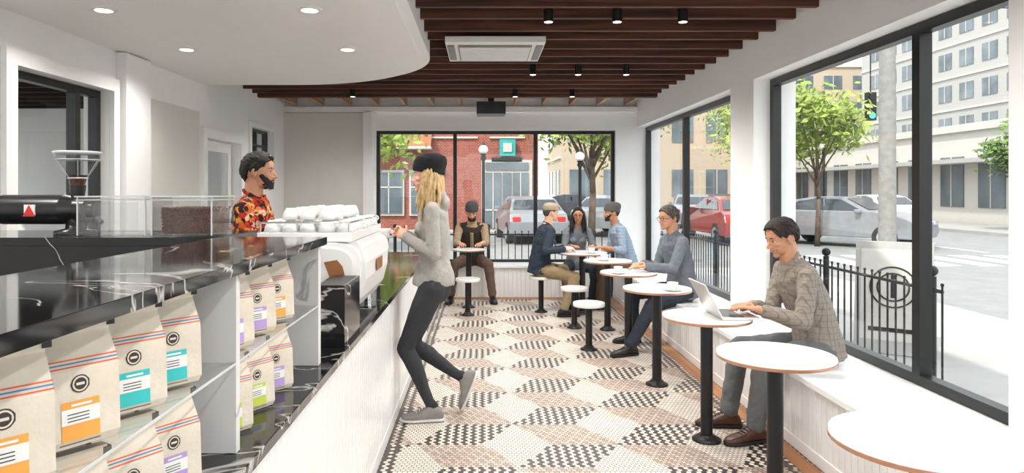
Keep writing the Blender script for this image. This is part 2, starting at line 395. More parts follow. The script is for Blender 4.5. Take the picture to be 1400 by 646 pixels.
b=MB(); b.box(1.834,2.248,-1.9,9.56,0,.415); bead(b,'x',1.834,-1.9,9.54,0.07,.415,-1); b.box(1.815,1.834,-1.9,9.54,0,.07); b.box(1.795,2.248,-1.9,9.535,.415,.45)
b.obj('window_bench',[M['white']],bevel=.003)
b=MB(); b.box(-1.5,1.79,9.582,9.99,0,.415); bead(b,'y',9.582,-1.5,1.79,.0,.415,-1); b.box(-1.5,2.24,9.54,9.99,.415,.45)
b.obj('window_bench',[M['white']],bevel=.003)
# ---------------------------------------------------------------- counter
CT=.875
b=MB(); b.box(-1.08,-.579,-.6,6.9,0.0,CT-.032); bead(b,'x',-.579,-.6,6.9,.08,CT-.032,1,.055); b.box(-.579,-.565,-.6,6.9,0,.08)
b.box(-1.12,-.535,-.6,6.95,CT-.03,CT,1)
b.obj('service_counter',[M['white'],M['bmarb']],bevel=.002)
b=MB(); C1=CT+.001
b.box(-.96,-.57,-.4,2.50,1.302,1.33,1)
b.box(-.955,-.94,-.4,2.46,C1,1.302,1)
b.box(-.83,-.815,-.4,2.42,C1,1.302,0)
b.box(-.94,-.585,2.43,2.465,C1,1.302,0)
b.box(-.815,-.585,1.62,1.645,C1,1.302,0)
b.box(-.815,-.588,-.4,1.62,1.085,1.092,2); b.box(-.815,-.588,1.645,2.43,1.085,1.092,2)
b.box(-.588,-.586,-.4,1.62,1.085,1.092,3); b.box(-.588,-.586,1.645,2.43,1.085,1.092,3)
b.box(-2.5,-.965,2.46,2.50,0,1.30,1)
b.box(-2.5,-.965,2.46,2.92,1.30,1.33,1)
b.box(-2.5,-1.13,2.86,2.90,0,1.30,1)
b.obj('coffee_display_case',[M['wmarb'],M['bmarb'],M['acryl'],M['frost']],bevel=.0015)
b=MB(); b.box(-.67,-.55,2.72,3.05,C1,1.12,0); b.box(-.66,-.56,2.73,3.04,1.12,1.121,1); b.obj('marble_box',[M['bmarb'],M['black']],bevel=.003)
def bag(label):
    b=MB(); lv=[(0,.056,.032),(.012,.060,.037),(.115,.060,.032),(.148,.058,.015),(.166,.057,.006),(.182,.056,.005),(.186,.055,.009),(.168,.055,.011)]
    def P(z,w,d): return [V((-w,-d,z)),V((w,-d,z)),V((w,d,z)),V((-w,d,z))]
    R=[P(*l) for l in lv[:6]]
    for a in range(5):
        r0,r1=R[a],R[a+1]
        for i in range(4):
            j=(i+1)%4; b.add([r0[i],r0[j],r1[j],r1[i]],[(0,1,2,3)],0 if i in(0,) else 1)
    b.add(R[0],[(3,2,1,0)],1)
    b.box(-.057,.057,-.011,.008,.170,.190,0)
    for sx in(-1,1): b.box(sx*.057-.006,sx*.057+.006,-.013,.01,.172,.186,1)
    def dd(z):
        for (z0,w0,d0),(z1,w1,d1) in zip(lv[:6],lv[1:6]):
            if z0<=z<=z1: return d0+(d1-d0)*(z-z0)/(z1-z0)
        return .005
    def q(x0,x1,z0,z1,mi,e=.0008):
        b.add([(x0,-dd(z0)-e,z0),(x1,-dd(z0)-e,z0),(x1,-dd(z1)-e,z1),(x0,-dd(z1)-e,z1)],[(0,1,2,3)],mi)
    q(-.028,.028,.012,.070,2,.001); q(-.028,.028,.036,.059,3,.0014)
    for k in range(3): q(-.020,.012,.040+k*.005,.0415+k*.005,4,.0018)
    q(-.014,.016,.062,.0655,3,.0016)
    for k,mm in enumerate((5,6,5)): q(-.060,.060,.119+k*.005,.121+k*.005,mm,.0012)
    for r0,r1,mi in((0,.0135,4),(0,.0115,0),(0,.009,4)):
        n=18; e=.0010+(0.0135-r1)*.05
        b.add([(r1*math.cos(2*pi*i/n)*(1+.06*(i%2)*(mi==4)),-dd(.09+r1*math.sin(2*pi*i/n))-e,.094+r1*math.sin(2*pi*i/n)) for i in range(n)],[tuple(range(n))],mi)
    b.box(-.006,.006,-dd(.094)-.0016,-dd(.094)-.0014,.092,.096,0)
    q(-.03,.03,.006,.0075,4); 
    return b.mesh('coffee_bag',[M['kraft'],M['bagblk'],label,M['paper'],M['ink'],M['s_or'],M['s_bl']])
bags={k:bag(M['lab_'+k]) for k in 'otpg'}
def putbag(k,y,z,r):
    o=bpy.data.objects.new('coffee_bag',bags[k]); COL.objects.link(o); o.location=(-.672,y,z); o.rotation_euler=(0,0,r); o.scale=(1.04,1.04,1.06)
for y,k in zip([.38,.58,.76,.94,1.11,1.28,1.44,1.78,1.97,2.16],'ooooottppo'): putbag(k,y,1.0925,math.radians(54+random.uniform(-5,5)))
for y,k in zip([.36,.56,.74,.92,1.10,1.27,1.44,1.77,1.96,2.15],'ogpppppggp'): putbag(k,y,C1,math.radians(54+random.uniform(-5,5)))
# espresso machine
b=MB(); z0=C1
b.box(-1.02,-.62,3.17,4.0,z0+.05,1.05,0)
b.box(-.80,-.62,3.17,3.98,1.05,1.27,0)
b.box(-1.04,-.60,3.12,4.02,1.265,1.305,0)
for y in(3.13,4.01):
    pts=[]
    for t in range(28):
        a=2*pi*t/28; cx=math.copysign(abs(math.cos(a))**.6,math.cos(a)); cz=math.copysign(abs(math.sin(a))**.6,math.sin(a))
        pts.append((-.79+.225*cx+(.03*cz),1.10+.165*cz))
    b.rings([[V((x,yy,z)) for x,z in pts] for yy in(y-.03,y+.03)],0,True,True)
    pts2=[(-.79+(x+.79)*.86,1.10+(z-1.10)*.84) for x,z in pts]
    b.rings([[V((x,yy,z)) for x,z in pts2] for yy in(y-.037,y+.037)],4,True,True)
pts=[(-.60,.95),(-.575,.99),(-.552,1.08),(-.548,1.16),(-.565,1.235),(-.60,1.262),(-.63,1.262),(-.63,.95)]
b.rings([[V((x,yy,z)) for x,z in pts] for yy in(3.2,3.95)],0,True,False)
b.add([(-.72,3.091,1.175),(-.69,3.091,1.095),(-.62,3.091,1.095),(-.635,3.091,1.155),(-.66,3.091,1.185)],[(0,1,2,3,4)],3)
b.box(-.545,-.540,3.5,3.68,1.09,1.15,3)
for y in(3.22,3.92):
    for x in(-.98,-.66): b.cyl((x,y,z0),(x,y,z0+.05),.022,mi=2)
b.box(-1.02,-.82,3.2,3.95,1.05,1.06,2)
for y in(3.35,3.6,3.85):
    b.cyl((-.92,y,1.265),(-.92,y,1.17),.035,mi=2,n=20); b.cyl((-.92,y,1.19),(-.92,y,1.15),.04,mi=2,n=20); b.cyl((-.95,y,1.165),(-1.12,y,1.15),.012,.016,mi=1)
for y in(3.24,3.94): b.tube([(-1.02,y,1.265),(-1.05,y,1.2),(-1.04,y,1.02)],.006,mi=2)
for z in(1.35,): 
    b.tube([(-1.03,3.16,z),(-.62,3.16,z),(-.62,3.99,z),(-1.03,3.99,z),(-1.03,3.16,z)],.005,mi=2)
    for x,y in((-1.03,3.16),(-.62,3.16),(-.62,3.99),(-1.03,3.99),(-.62,3.57),(-1.03,3.57)): b.cyl((x,y,1.3),(x,y,z),.004,mi=2)
b.obj('espresso_machine',[M['white'],M['blackp'],M['chrome'],M['bronze'],M['wplast']],bevel=.004)
def cupprof(s=1): return [(.018*s,0),(.024*s,.004*s),(.036*s,.03*s),(.041*s,.055*s),(.038*s,.055*s),(.033*s,.03*s),(.015*s,.008*s)]
b=MB()
for i in range(5):
    for j in range(9):
        x=-.99+i*.085+random.uniform(-.004,.004); y=3.22+j*.088
        p=cupprof(); c=(x,y,1.3605)
        b.lathe([(r,-z) for r,z in p],c,12,0)
        if random.random()<.45 and 0<i<4: b.lathe([(r,-z) for r,z in p],(x,y,1.3605+.057),12,0)
        a=random.uniform(0,6.3); b.torus((x+.042*math.cos(a),y+.042*math.sin(a),1.343),(-math.sin(a),math.cos(a),0),.012,.003,10,5)
b.obj('stack_of_coffee_cups',[M['wplast']])
# milk pitchers on the rear ledge
for (px,py) in((-1.04,2.62),(-1.04,2.76)):
    pass
# grinder
b=MB(); x,y=-1.62,2.68
b.lathe([(.075,0),(.075,.012),(.035,.02),(.03,.06)],(x+.02,y,1.331),24,0)
b.cyl((x-.26,y,1.425),(x-.02,y,1.425),.058,mi=0,n=28); b.cyl((x-.02,y,1.425),(x+.03,y,1.425),.058,.045,mi=0,n=28); b.cyl((x+.03,y,1.425),(x+.075,y,1.425),.05,mi=0,n=28)
b.cyl((x+.075,y,1.425),(x+.10,y,1.425),.034,mi=0,n=20)
b.box(x-.14,x-.10,y-.063,y-.05,1.405,1.445,2); b.add([(x-.12,y-.0645,1.445),(x-.145,y-.0645,1.40),(x-.095,y-.0645,1.40)],[(0,1,2)],3)
b.cyl((x+.03,y,1.46),(x+.03,y,1.52),.022,.03,mi=0); b.lathe([(.028,0),(.032,.03),(.078,.105),(.083,.13),(.080,.13),(.075,.105),(.028,.032)],(x+.03,y,1.515),24,1,False)
b.lathe([(.080,.126),(.086,.128),(.088,.136),(.08,.138)],(x+.03,y,1.515),28,4); b.torus((x+.03,y,1.62),(0,0,1),.079,.002,28,5,4); b.torus((x+.03,y,1.548),(0,0,1),.034,.003,24,5,4)
for kk in range(6):
    a=kk*pi/3; b.cyl((x+.03+.033*math.cos(a),y+.033*math.sin(a),1.548),(x+.03+.079*math.cos(a),y+.079*math.sin(a),1.62),.0012,n=5,mi=4)
b.lathe([(.024,.004),(.03,.03),(.04,.045)],(x+.03,y,1.515),20,5)
b.cyl((x+.1,y,1.39),(x+.12,y,1.37),.014,mi=0); b.cyl((x+.05,y,1.38),(x+.05,y-.02,1.34),.02,mi=0)
b.obj('coffee_grinder',[M['blackp'],M['acryl'],M['paper'],M['red'],M['frost'],M['beans']])
def bin_(x0,x1,fill):
    b=MB(); y0,y1=2.52,2.74; z0,z1=1.333,1.475; t=.004
    b.box(x0,x1,y0,y1,z0,z0+t); b.box(x0,x0+t,y0,y1,z0,z1); b.box(x1-t,x1,y0,y1,z0,z1); b.box(x0,x1,y0,y0+t,z0,z1); b.box(x0,x1,y1-t,y1,z0,z1)
    for zz,h,e in((z1,.004,.006),(z1-.012,.003,.003)):
        b.box(x0-e,x1+e,y0-e,y0+.002,zz,zz+h,2); b.box(x0-e,x1+e,y1-.002,y1+e,zz,zz+h,2); b.box(x0-e,x0+.002,y0+.002,y1-.002,zz,zz+h,2); b.box(x1-.002,x1+e,y0+.002,y1-.002,zz,zz+h,2)
    for xx in(x0,x1-.004): b.box(xx,xx+.004,y0-.001,y0+.004,z0,z1,2)
    if fill:
        bx0=x0+.035
        b.box(bx0+.004,x1-.012,y0+.014,y1-.012,z0+.006,z0+.088,1)
        for i in range(650):
            px=random.uniform(bx0,x1-.01);py=random.uniform(y0+.01,y1-.01); pz=z0+.088+.014*random.random()
            b.ell((px,py,pz),(.006,.0042,.004),None,6,4,1)
        for i in range(500): b.ell((random.uniform(bx0,x1-.01),y0+.012,random.uniform(z0+.01,z0+.1)),(.005,.004,.0045),None,6,4,1)
    else:
        b.box(x0+.05,x0+.2,y0+.05,y0+.054,z0+.01,z1-.02)
    b.obj('acrylic_bin',[M['acryl'],M['beans'],M['frost']])
bin_(-1.50,-1.245,False); bin_(-1.225,-1.0,True)
# ---------------------------------------------------------------- tables, stools
def table(D=.52,H=.75):
    r=D/2; b=MB()
    b.lathe([(r-.004,H-.024),(r,H-.021),(r,H-.008)],(0,0,0),40,1); b.lathe([(r,H-.008),(r-.003,H)],(0,0,0),40,0)
    b.cyl((0,0,.02),(0,0,H-.035),.036,mi=2,n=20); b.lathe([(.10,H-.036),(.10,H-.025)],(0,0,0),20,2)
    b.lathe([(.085,0.001),(.085,.012),(.06,.022),(.045,.04)],(0,0,0),24,2)
    return b
TM=[M['ttop'],M['copper'],M['black']]
tb=table(); T0=tb.obj('cafe_table',TM,loc=(1.335,2.07,0))
for y in(3.14,4.10,5.27,6.30,7.35): dup(T0,(1.345,y,0))
table(.6).obj('cafe_table',TM,loc=(1.21,8.3,0))
table(.42).obj('cafe_table',TM,loc=(-.18,8.75,0))
sb=MB(); sb.lathe([(.145,.41),(.15,.415),(.15,.44),(.146,.447)],(0,0,0),32,0); sb.cyl((0,0,.02),(0,0,.405),.032,mi=1,n=18); sb.lathe([(.08,.40),(.08,.41)],(0,0,0),20,1); sb.lathe([(.08,.001),(.08,.012),(.055,.022),(.04,.04)],(0,0,0),24,1)
S0=sb.obj('round_stool',[M['ttop'],M['black']],loc=(1.0,6.43,0))
for p in((1.0,7.45),(.72,8.42),(1.25,9.10),(-.18,8.2)): dup(S0,(p[0],p[1],0))
def cup(x,y,z):
    b=MB(); b.lathe([(.03,0),(.05,.004),(.07,.012),(.068,.014),(.03,.007)],(0,0,0),24,0)
    b.lathe([(r,zz+.008) for r,zz in cupprof()],(0,0,0),20,0); b.torus((.045,0,.038),(0,1,0),.014,.0035,12,6)
    b.cyl((0,0,.05),(0,0,.051),.036,mi=1,n=20); b.obj('coffee_cup',[M['white'],M['beans']],loc=(x,y,z),rot=random.uniform(0,6))
cup(1.42,5.10,.751); cup(1.22,6.15,.751); cup(1.3,8.15,.751); cup(1.05,8.25,.751); cup(1.3,7.3,.751)
b=MB(); b.box(1.385,1.60,3.94,4.25,.752,.766,0); b.box(1.40,1.52,3.965,4.225,.7661,.767,1)
R=Matrix.Rotation(math.radians(-28),3,'Y'); b.box(-.004,.003,-.155,.155,0,.215,0,R,V((1.385,4.095,.765))); b.box(.003,.0035,-.147,.147,.01,.207,1,R,V((1.385,4.095,.765)))
b.cyl((1.385,3.97,.765),(1.385,4.22,.765),.006,mi=0); b.obj('laptop',[M['silver'],M['blackp']])
# ---------------------------------------------------------------- people
def skinmat(n,c): return mat(n,c,.5,var=.05,scale=14,bump=.08,bscale=120)
SK1=skinmat('skin_light','#dcaa90'); SK2=skinmat('skin_tan','#c48e70'); SK3=skinmat('skin_medium','#b98260')
EYEW=mat('eye_white',(.55,.54,.52),.2,var=.02); EYED=mat('eye_iris',(.04,.025,.018),.15); LIP=mat('lips','#a8584f',.4); TEETH=mat('teeth',(.75,.73,.68),.25,var=.01)
def hairmat(n,c,c2):
    m,nt,out=newmat(n); g=G(nt); s=g.sep(g.obj()); v=g.comb(g.m('MULTIPLY',s[0],90.0),g.m('MULTIPLY',s[1],90.0),g.m('MULTIPLY',s[2],16.0))
    nn=g.noise(v,1,3,.5); g.bsdf(out,g.ramp(nn,[(.3,lin(c)),(.7,lin(c2))]),.72,0,nn,.6,.006); return m
H_BLK=hairmat('hair_black','#0b0807','#1c1512'); H_BRN=hairmat('hair_brown','#130c0a','#291b15'); H_BLD=hairmat('hair_blond','#9c7846','#d8bd8c'); H_GRY=hairmat('hair_grey','#2b2724','#5a544e')
def cloth(n,c,var=.08): return mat(n,c,.9,var=var,scale=25,bump=.35,bscale=90)
def knit(n,c):
    m,nt,out=newmat(n); g=G(nt); s=g.sep(g.obj()); w=g.m('SINE',g.m('MULTIPLY',s[2],700.0)); w2=g.m('SINE',g.m('MULTIPLY',g.m('ADD',s[0],s[1]),500.0))
    g.bsdf(out,lin(c),.95,0,g.m('MULTIPLY',w,w2),.6,.004); return m
def ik(a,c,l1,l2,pole):
    d=c-a; L=min(d.length,.998*(l1+l2)); dr=d.normalized(); x=(l1*l1-l2*l2+L*L)/(2*L); h=math.sqrt(max(0,l1*l1-x*x))
    p=(pole-dr*pole.dot(dr)); p.normalize(); return a+dr*x+p*h, a+dr*L
def hand(b,w,hd,pn,th,curl,s,spread=.10):
    hd=hd.normalized(); pn=(pn-hd*pn.dot(hd)).normalized(); th=(th-hd*th.dot(hd)-pn*th.dot(pn)).normalized()
    rings=[]
    for t,wd,tk in((-.015,.024,.022),(.01,.027,.022),(.04,.036,.019),(.075,.039,.016),(.088,.036,.012)):
        c=w+hd*t*s; rings.append([c+th*math.cos(a)*wd*s+pn*math.sin(a)*tk*.8*s for a in [2*pi*i/12 for i in range(12)]])
    b.rings_closed(rings)
    for off,ln,sp in((.029,.92,1),(.0098,1.0,.3),(-.0095,.94,-.3),(-.0275,.76,-1)):
        p=w+hd*.082*s+th*off*s; ang=curl*.5; pts=[p-hd*.012*s,p]; d0=(hd+th*sp*spread).normalized()
        for k,l in enumerate((.040,.026,.021)):
            p=p+(d0*math.cos(ang)+pn*math.sin(ang))*l*ln*s; pts.append(p); ang+=curl*(.9 if k==0 else .6)
        b.limb(pts,[.0085*s,.0090*s,.0083*s,.0077*s,.0066*s],n=8)
    p=w+hd*.018*s+th*.024*s; d1=(hd*.65+th*.75+pn*.25).normalized(); d2=(hd*.9+th*.3+pn*(.25+curl*.3)).normalized()
    b.limb([w+hd*.005*s+th*.01*s,p,p+d1*.035*s,p+d1*.035*s+d2*.03*s,p+d1*.035*s+d2*.03*s+(d2+pn*.3).normalized()*.022*s],[.014*s,.0135*s,.0115*s,.0098*s,.008*s],n=8)
def human(name,pel,yaw,lean=(0,0),s=1.0,fem=False,hyaw=0,hpitch=0,lh=None,rh=None,lf=None,rf=None,lfd=None,rfd=None,
          shirt=None,pants=None,shoe=None,sole=None,skin=SK1,hair=H_BRN,hairlen='short',beard=False,glasses=False,hat=None,hatm=None,
          sleeve=1.0,legs='loose',palm='down',curl=.5,smile=True,vox=.0045,vest=None,hood=False,elb=None,collar=False,hem=None):
    E=empty(name); pel=V(pel)
    F=V((math.cos(yaw),math.sin(yaw),0)); L=V((-math.sin(yaw),math.cos(yaw),0)); U=V((0,0,1))
    T1=U*math.cos(lean[0])+F*math.sin(lean[0]); T2=U*math.cos(lean[1])+F*math.sin(lean[1])
    f1=F*math.cos(lean[0])-U*math.sin(lean[0]); f2=F*math.cos(lean[1])-U*math.sin(lean[1])
    p0=pel-T1*(.10 if hem is None else hem)*s; p2=pel+T1*.13*s; p3=p2+T2*.16*s; p4=p3+T2*.14*s; p5=p4+T2*.06*s; nb=p5+T2*.035*s
    sw=(.145 if fem else .172)*s
    sh={1:p4+T2*.020*s+L*sw,-1:p4+T2*.020*s-L*sw}
    k=.90 if fem else 1.0
    a=yaw+hyaw; hF0=V((math.cos(a),math.sin(a),0)); hl=V((-math.sin(a),math.cos(a),0))
    hf=hF0*math.cos(hpitch)-U*math.sin(hpitch); hu=U*math.cos(hpitch)+hF0*math.sin(hpitch)
    nd=(T2*.6+U*.8+F*.12+hf*.05).normalized(); hc=nb+nd*.148*s+hf*.02*s
    hs=s*.98
    def H(f,l,u): return hc+hf*f*hs+hl*l*hs+hu*u*hs
    FR=(hf,hl,hu)
    def HE(b,f,l,u,a1,a2,a3,mi=0,nu=14,nv=9): b.ell(H(f,l,u),(a1*hs,a2*hs,a3*hs),FR,nu,nv,mi)
    b=MB(); j=.94 if fem else 1.0
    HE(b,-.012,0,.025,.097,.075,.092,0,24,16)
    HE(b,.018,0,-.022,.066,.060*j,.070,0,24,14)
    HE(b,.022,0,-.066,.052,.051*j,.036,0,20,12)
    HE(b,.060,0,-.092,.020,.023*j,.018)
    HE(b,.068,0,-.056,.018,.028,.022)
    b.limb([H(.076,0,.010),H(.089,0,-.012),H(.101,0,-.030)],[.0065*s,.0075*s,.0090*s],n=8)
    HE(b,.090,0,-.036,.011,.009,.006)
    for q in(-1,1):
        HE(b,.086,q*.011,-.034,.009,.006,.007)
        HE(b,.068,q*.026,.021,.012,.022,.007)
        HE(b,.052,q*.040,-.020,.022,.018,.016)
        HE(b,.048,q*.030,-.050,.024,.020,.022)
        HE(b,.064,q*.030,.0080,.0130,.0155,.0052); HE(b,.064,q*.030,-.0100,.0110,.0145,.0050)
        HE(b,-.010,q*.077,-.004,.016,.007,.029); HE(b,-.016,q*.083,.002,.012,.006,.024); HE(b,-.006,q*.079,-.027,.009,.006,.010)
    b.limb([H(-.03,0,-.045),nb+T2*.03*s,nb-T2*.03*s,p4],[.054*s*k,.056*s*k,.066*s*k,.085*s*k])
    b.ell(p4-T2*.02*s,(.065*s,sw*.9,.07*s),(f2,L,T2))
    arms={}
    for q,tg in((1,lh),(-1,rh)):
        S=sh[q]
        if tg is None: tg=S-U*.5*s+F*.05
        pole=(-U*.9-F*.5+L*q*.45) if elb is None else V(elb)+L*q*.3
        e,w=ik(S,V(tg),.285*s,.25*s,pole); arms[q]=(S,e,w)
        b.limb([p4+L*q*.06*s,S,S.lerp(e,.35),e,e.lerp(w,.3),w],[.055*s*k,.042*s*k,.042*s*k,.036*s*k,.037*s*k,.024*s*k])
        hd=(w-e).normalized()
        if palm=='down': pn=-U; th=-L*q; hd=(hd+V((hd.x,hd.y,0))*1.5).normalized()
        else: pn=-L*q; th=U; hd=(hd-L*q*.35).normalized()
        hand(b,w,hd,pn,th,curl,s*(.93 if fem else 1))
    fuse('body',b,vox,[skin],E,2)
    b=MB()
    for q in(-1,1):
        HE(b,.0630,q*.030,-.001,.0120,.0120,.0090,0); HE(b,.0712,q*.0300,-.001,.0048,.0060,.0060,1)
        b.limb([H(.0800,q*.014,.0215),H(.0800,q*.030,.0265),H(.066,q*.047,.0215)],[.0024*s,.0030*s,.0018*s],3,8)
        b.limb([H(.0765,q*.019,.0045),H(.0770,q*.030,.0080),H(.069,q*.042,.0045)],[.0012*s]*3,3,6)
    if smile:
        P=[(.0745,-.024,-.051),(.0835,-.014,-.0570),(.0868,0,-.0590),(.0835,.014,-.0570),(.0745,.024,-.051)]
        b.limb([H(f,l,u-.0038) for f,l,u in P],[.0013*s,.0030*s,.0036*s,.0030*s,.0013*s],2,8)
        b.limb([H(f,l,u+.0032) for f,l,u in P],[.0013*s,.0022*s,.0026*s,.0022*s,.0013*s],2,8)
        b.limb([H(f-.0005,l*.75,u) for f,l,u in P],[.0018*s,.0025*s,.0029*s,.0025*s,.0018*s],4,8)
    else:
        b.limb([H(.076,-.022,-.057),H(.0855,0,-.056),H(.076,.022,-.057)],[.0015*s,.0032*s,.0015*s],2,8); b.limb([H(.077,-.018,-.062),H(.0855,0,-.0630),H(.077,.018,-.062)],[.0015*s,.0040*s,.0015*s],2,8)
    b.obj('face_details',[EYEW,EYED,LIP,hair if hairlen!='long' or not fem else H_BRN,TEETH],E)
    rnd=random.Random(sum(map(ord,name))+int(abs(pel.x)*100)); b=MB()
    def line(th):
        t=abs(th)
        pts=[(0,.078),(.45,.074),(.80,.052),(1.0,.030),(1.25,.022),(1.40,-.005),(1.52,-.018),(1.60,.018),(1.85,.026),(2.05,-.010),(2.4,-.045),(3.15,-.055)]
        for (a0,u0),(a1,u1) in zip(pts,pts[1:]):
            if a0<=t<=a1: return u0+(u1-u0)*(t-a0)/(a1-a0)
        return -.055
    nu=48; nv=12; outer=[];inner=[]
    th_=.013 if hairlen=='short' else .011
    if hat: th_=.007
    for jv in range(nv+1):
        ro=[];ri=[]
        for i in range(nu):
            th=-pi+2*pi*i/nu; ul=line(th)
            sl=max(-.98,min(.98,(ul-.025)/.092)); ph1=math.acos(sl); ph=ph1*jv/nv
            ph=max(ph,.02)
            d=V((math.sin(ph)*math.cos(th),math.sin(ph)*math.sin(th),math.cos(ph)))
            e_=th_*(1.0 if jv<nv-1 else (.55 if jv==nv-1 else .15))
            if d.x>.2 and d.z>.3 and not hat: e_*=1.35
            ro.append(H(-.012+(.097+e_)*d.x,(.075+e_*.8)*d.y,.025+(.092+e_)*d.z))
            ri.append(H(-.012+(.090)*d.x,(.069)*d.y,.025+(.085)*d.z))
        outer.append(ro);inner.append(ri)
    b.rings_closed(outer+inner[::-1])
    if hairlen=='short' and not hat:
        for n in range(190):
            th=rnd.uniform(-pi,pi); ul=line(th); ph1=math.acos(max(-.98,min(.98,(ul-.025)/.092))); ph=math.acos(rnd.uniform(math.cos(ph1)+.05,1))
            d=V((math.sin(ph)*math.cos(th),math.sin(ph)*math.sin(th),math.cos(ph)))
            p=V((-.012+.106*d.x,.082*d.y,.025+.101*d.z))
            fl=V((.35 if d.x>.3 else -.5,.6+.2*rnd.random(),.1)) if d.z>.35 else V((-.45,0,-.8))
            fl=fl-d*fl.dot(d); fl.normalize(); fl=fl+d*rnd.uniform(.05,.32)
            b.limb([H(*p),H(*(p+fl*.014)),H(*(p+fl*.032+V((0,0,-.003))))],[.0075*s,.006*s,.002*s],n=6)
    if hairlen=='long':
        b.limb([H(-.055,0,-.02),H(-.065,0,-.09),H(-.07,0,-.17)],[.062*s,.056*s,.034*s])
        for q in(-1,1): b.limb([H(-.02,q*.062,0),H(-.012,q*.078,-.08),H(.012,q*.082,-.17),H(.025,q*.075,-.235)],[.026*s,.030*s,.027*s,.010*s])
        for i in range(60):
            t=rnd.uniform(.42,1.58)*pi
            cx,cy=math.cos(t),math.sin(t); z0=rnd.uniform(.0,.05)
            p=V((-.012+.085*cx,.084*cy,z0)); pts=[p]
            LN=rnd.uniform(.22,.31); fw=max(0,cx+.55)*.07
            for kk in range(1,6):
                f=kk/5; w_=math.sin(f*6+i)*.004
                pts.append(V((p.x-.012*f+fw*f*1.2+w_,p.y*(1+.34*math.sin(min(1,f*1.3)*1.5))+w_,z0-LN*f)))
            b.limb([H(*q) for q in pts],[.010*s,.0115*s,.0115*s,.010*s,.007*s,.0025*s],n=6)
    fuse('hair',b,.0038,[hair],E,1)
    if beard:
        b=MB(); R=[]
        for th in [x*.1 for x in range(-18,19)]:
            t=abs(th); c,s_=math.cos(th),math.sin(th)
            top=-.050 if t<.45 else (-.050+(t-.45)*.048); bot=min(-.104+.045*(t/1.3)**2,top-.016)
            rr=[]; tkk=.0060 if t<1.4 else .004
            for kx in range(10):
                a_=2*pi*kx/10; u=(top+bot)/2+(top-bot)/2*math.sin(a_); tk=tkk*math.cos(a_)
                sc=1-.16*max(0,(-u-.07)/.035)
                rr.append(H(.020+(.0605*sc+tk)*c,(.058*sc+tk)*s_,u))
            R.append(rr)
        b.rings_closed(R)
        b.limb([H(.074,-.027,-.062),H(.082,-.014,-.0485),H(.086,0,-.0465),H(.082,.014,-.0485),H(.074,.027,-.062)],[.0038*s,.0040*s,.0033*s,.0040*s,.0038*s],n=6)
        for n in range(90):
            th=rnd.uniform(-1.3,1.3); u=rnd.uniform(-.098,-.065); b.limb([H(.018+.060*math.cos(th),.058*math.sin(th),u),H(.020+.060*math.cos(th),.058*math.sin(th),u-.010)],[.005*s,.0025*s],n=6)
        fuse('beard',b,.0035,[hair],E,1)
    if hat=='beanie':
        b=MB(); R=[]
        for f,r,z in((0,1.0,.036),(0,1.06,.055),(-.008,1.08,.085),(-.020,1.00,.117),(-.036,.76,.140),(-.050,.34,.152)):
            R.append([H(-.014+f+.103*r*math.cos(t),.086*r*math.sin(t),z+.14*(.103*r*math.cos(t))) for t in [2*pi*i/24 for i in range(24)]])
        b.rings_closed(R)
        R=[]
        for r,z in((1.03,.022),(1.09,.024),(1.10,.058),(1.03,.064)):
            R.append([H(-.014+.101*r*math.cos(t),.084*r*math.sin(t),z+.14*(.101*r*math.cos(t))) for t in [2*pi*i/24 for i in range(24)]])
        b.rings_closed(R); fuse('beanie',b,.006,[hatm],E,2)
    if hat=='cap':
        b=MB(); R=[]
        for r,z in((1.03,.04),(1.05,.07),(.98,.10),(.78,.125),(.35,.137)):
            R.append([H(-.012+.10*r*math.cos(t),.083*r*math.sin(t),z) for t in [2*pi*i/24 for i in range(24)]])
        b.rings_closed(R)
        R=[]
        for z in(.044,.054):
            R.append([H(.07+.095*max(0,math.cos(t))-.02,.072*math.sin(t),z-.010*max(0,math.cos(t))) for t in [2*pi*i/20 for i in range(20)]])
        b.rings_closed(R); fuse('cap',b,.005,[hatm],E,1)
    if glasses:
        b=MB()
        for q in(-1,1):
            b.torus(H(.089,q*.031,-.002),hf,.0205*s,.0020*s,20,6); b.tube([H(.087,q*.052,.002),H(.0,q*.081,.006)],.0018*s,6)
        b.tube([H(.090,-.011,.002),H(.092,0,.004),H(.090,.011,.002)],.002*s,6); b.obj('glasses',[M['blackp']],E)
    b=MB()
    def TR(lst,cl=.0):
        b.rings_closed([[c+L*math.cos(t)*(rx+cl)*s+ff*math.sin(t)*(ry+cl)*s for t in [2*pi*i/28 for i in range(28)]] for c,ff,rx,ry in lst])
    if fem: prof=[(p0,f1,.172,.138),(pel,f1,.160,.130),(p2,f1,.124,.102),(p3,f2,.134,.108),(p4,f2,.130,.098),(p5,f2,.092,.076),(nb,f2,.060,.058)]
    else: prof=[(p0,f1,.176,.145),(pel,f1,.168,.138),(p2,f1,.156,.122),(p3,f2,.166,.125),(p4,f2,.160,.112),(p5,f2,.108,.086),(nb,f2,.064,.064)]
    if hem is not None: prof[0]=(p0,f1,.158,.140); prof[1]=(pel+T1*.03*s,f1,.152,.132)
    TR(prof)
    if hem is not None: TR([(p0-T1*.01*s,f1,.150,.132),(p0+T1*.045*s,f1,.150,.132)],.004)
    if fem:
        for q in(-1,1): b.ell(p3+T2*.04*s+L*q*.06*s+f2*.07*s,(.05*s,.055*s,.055*s),(f2,L,T2))
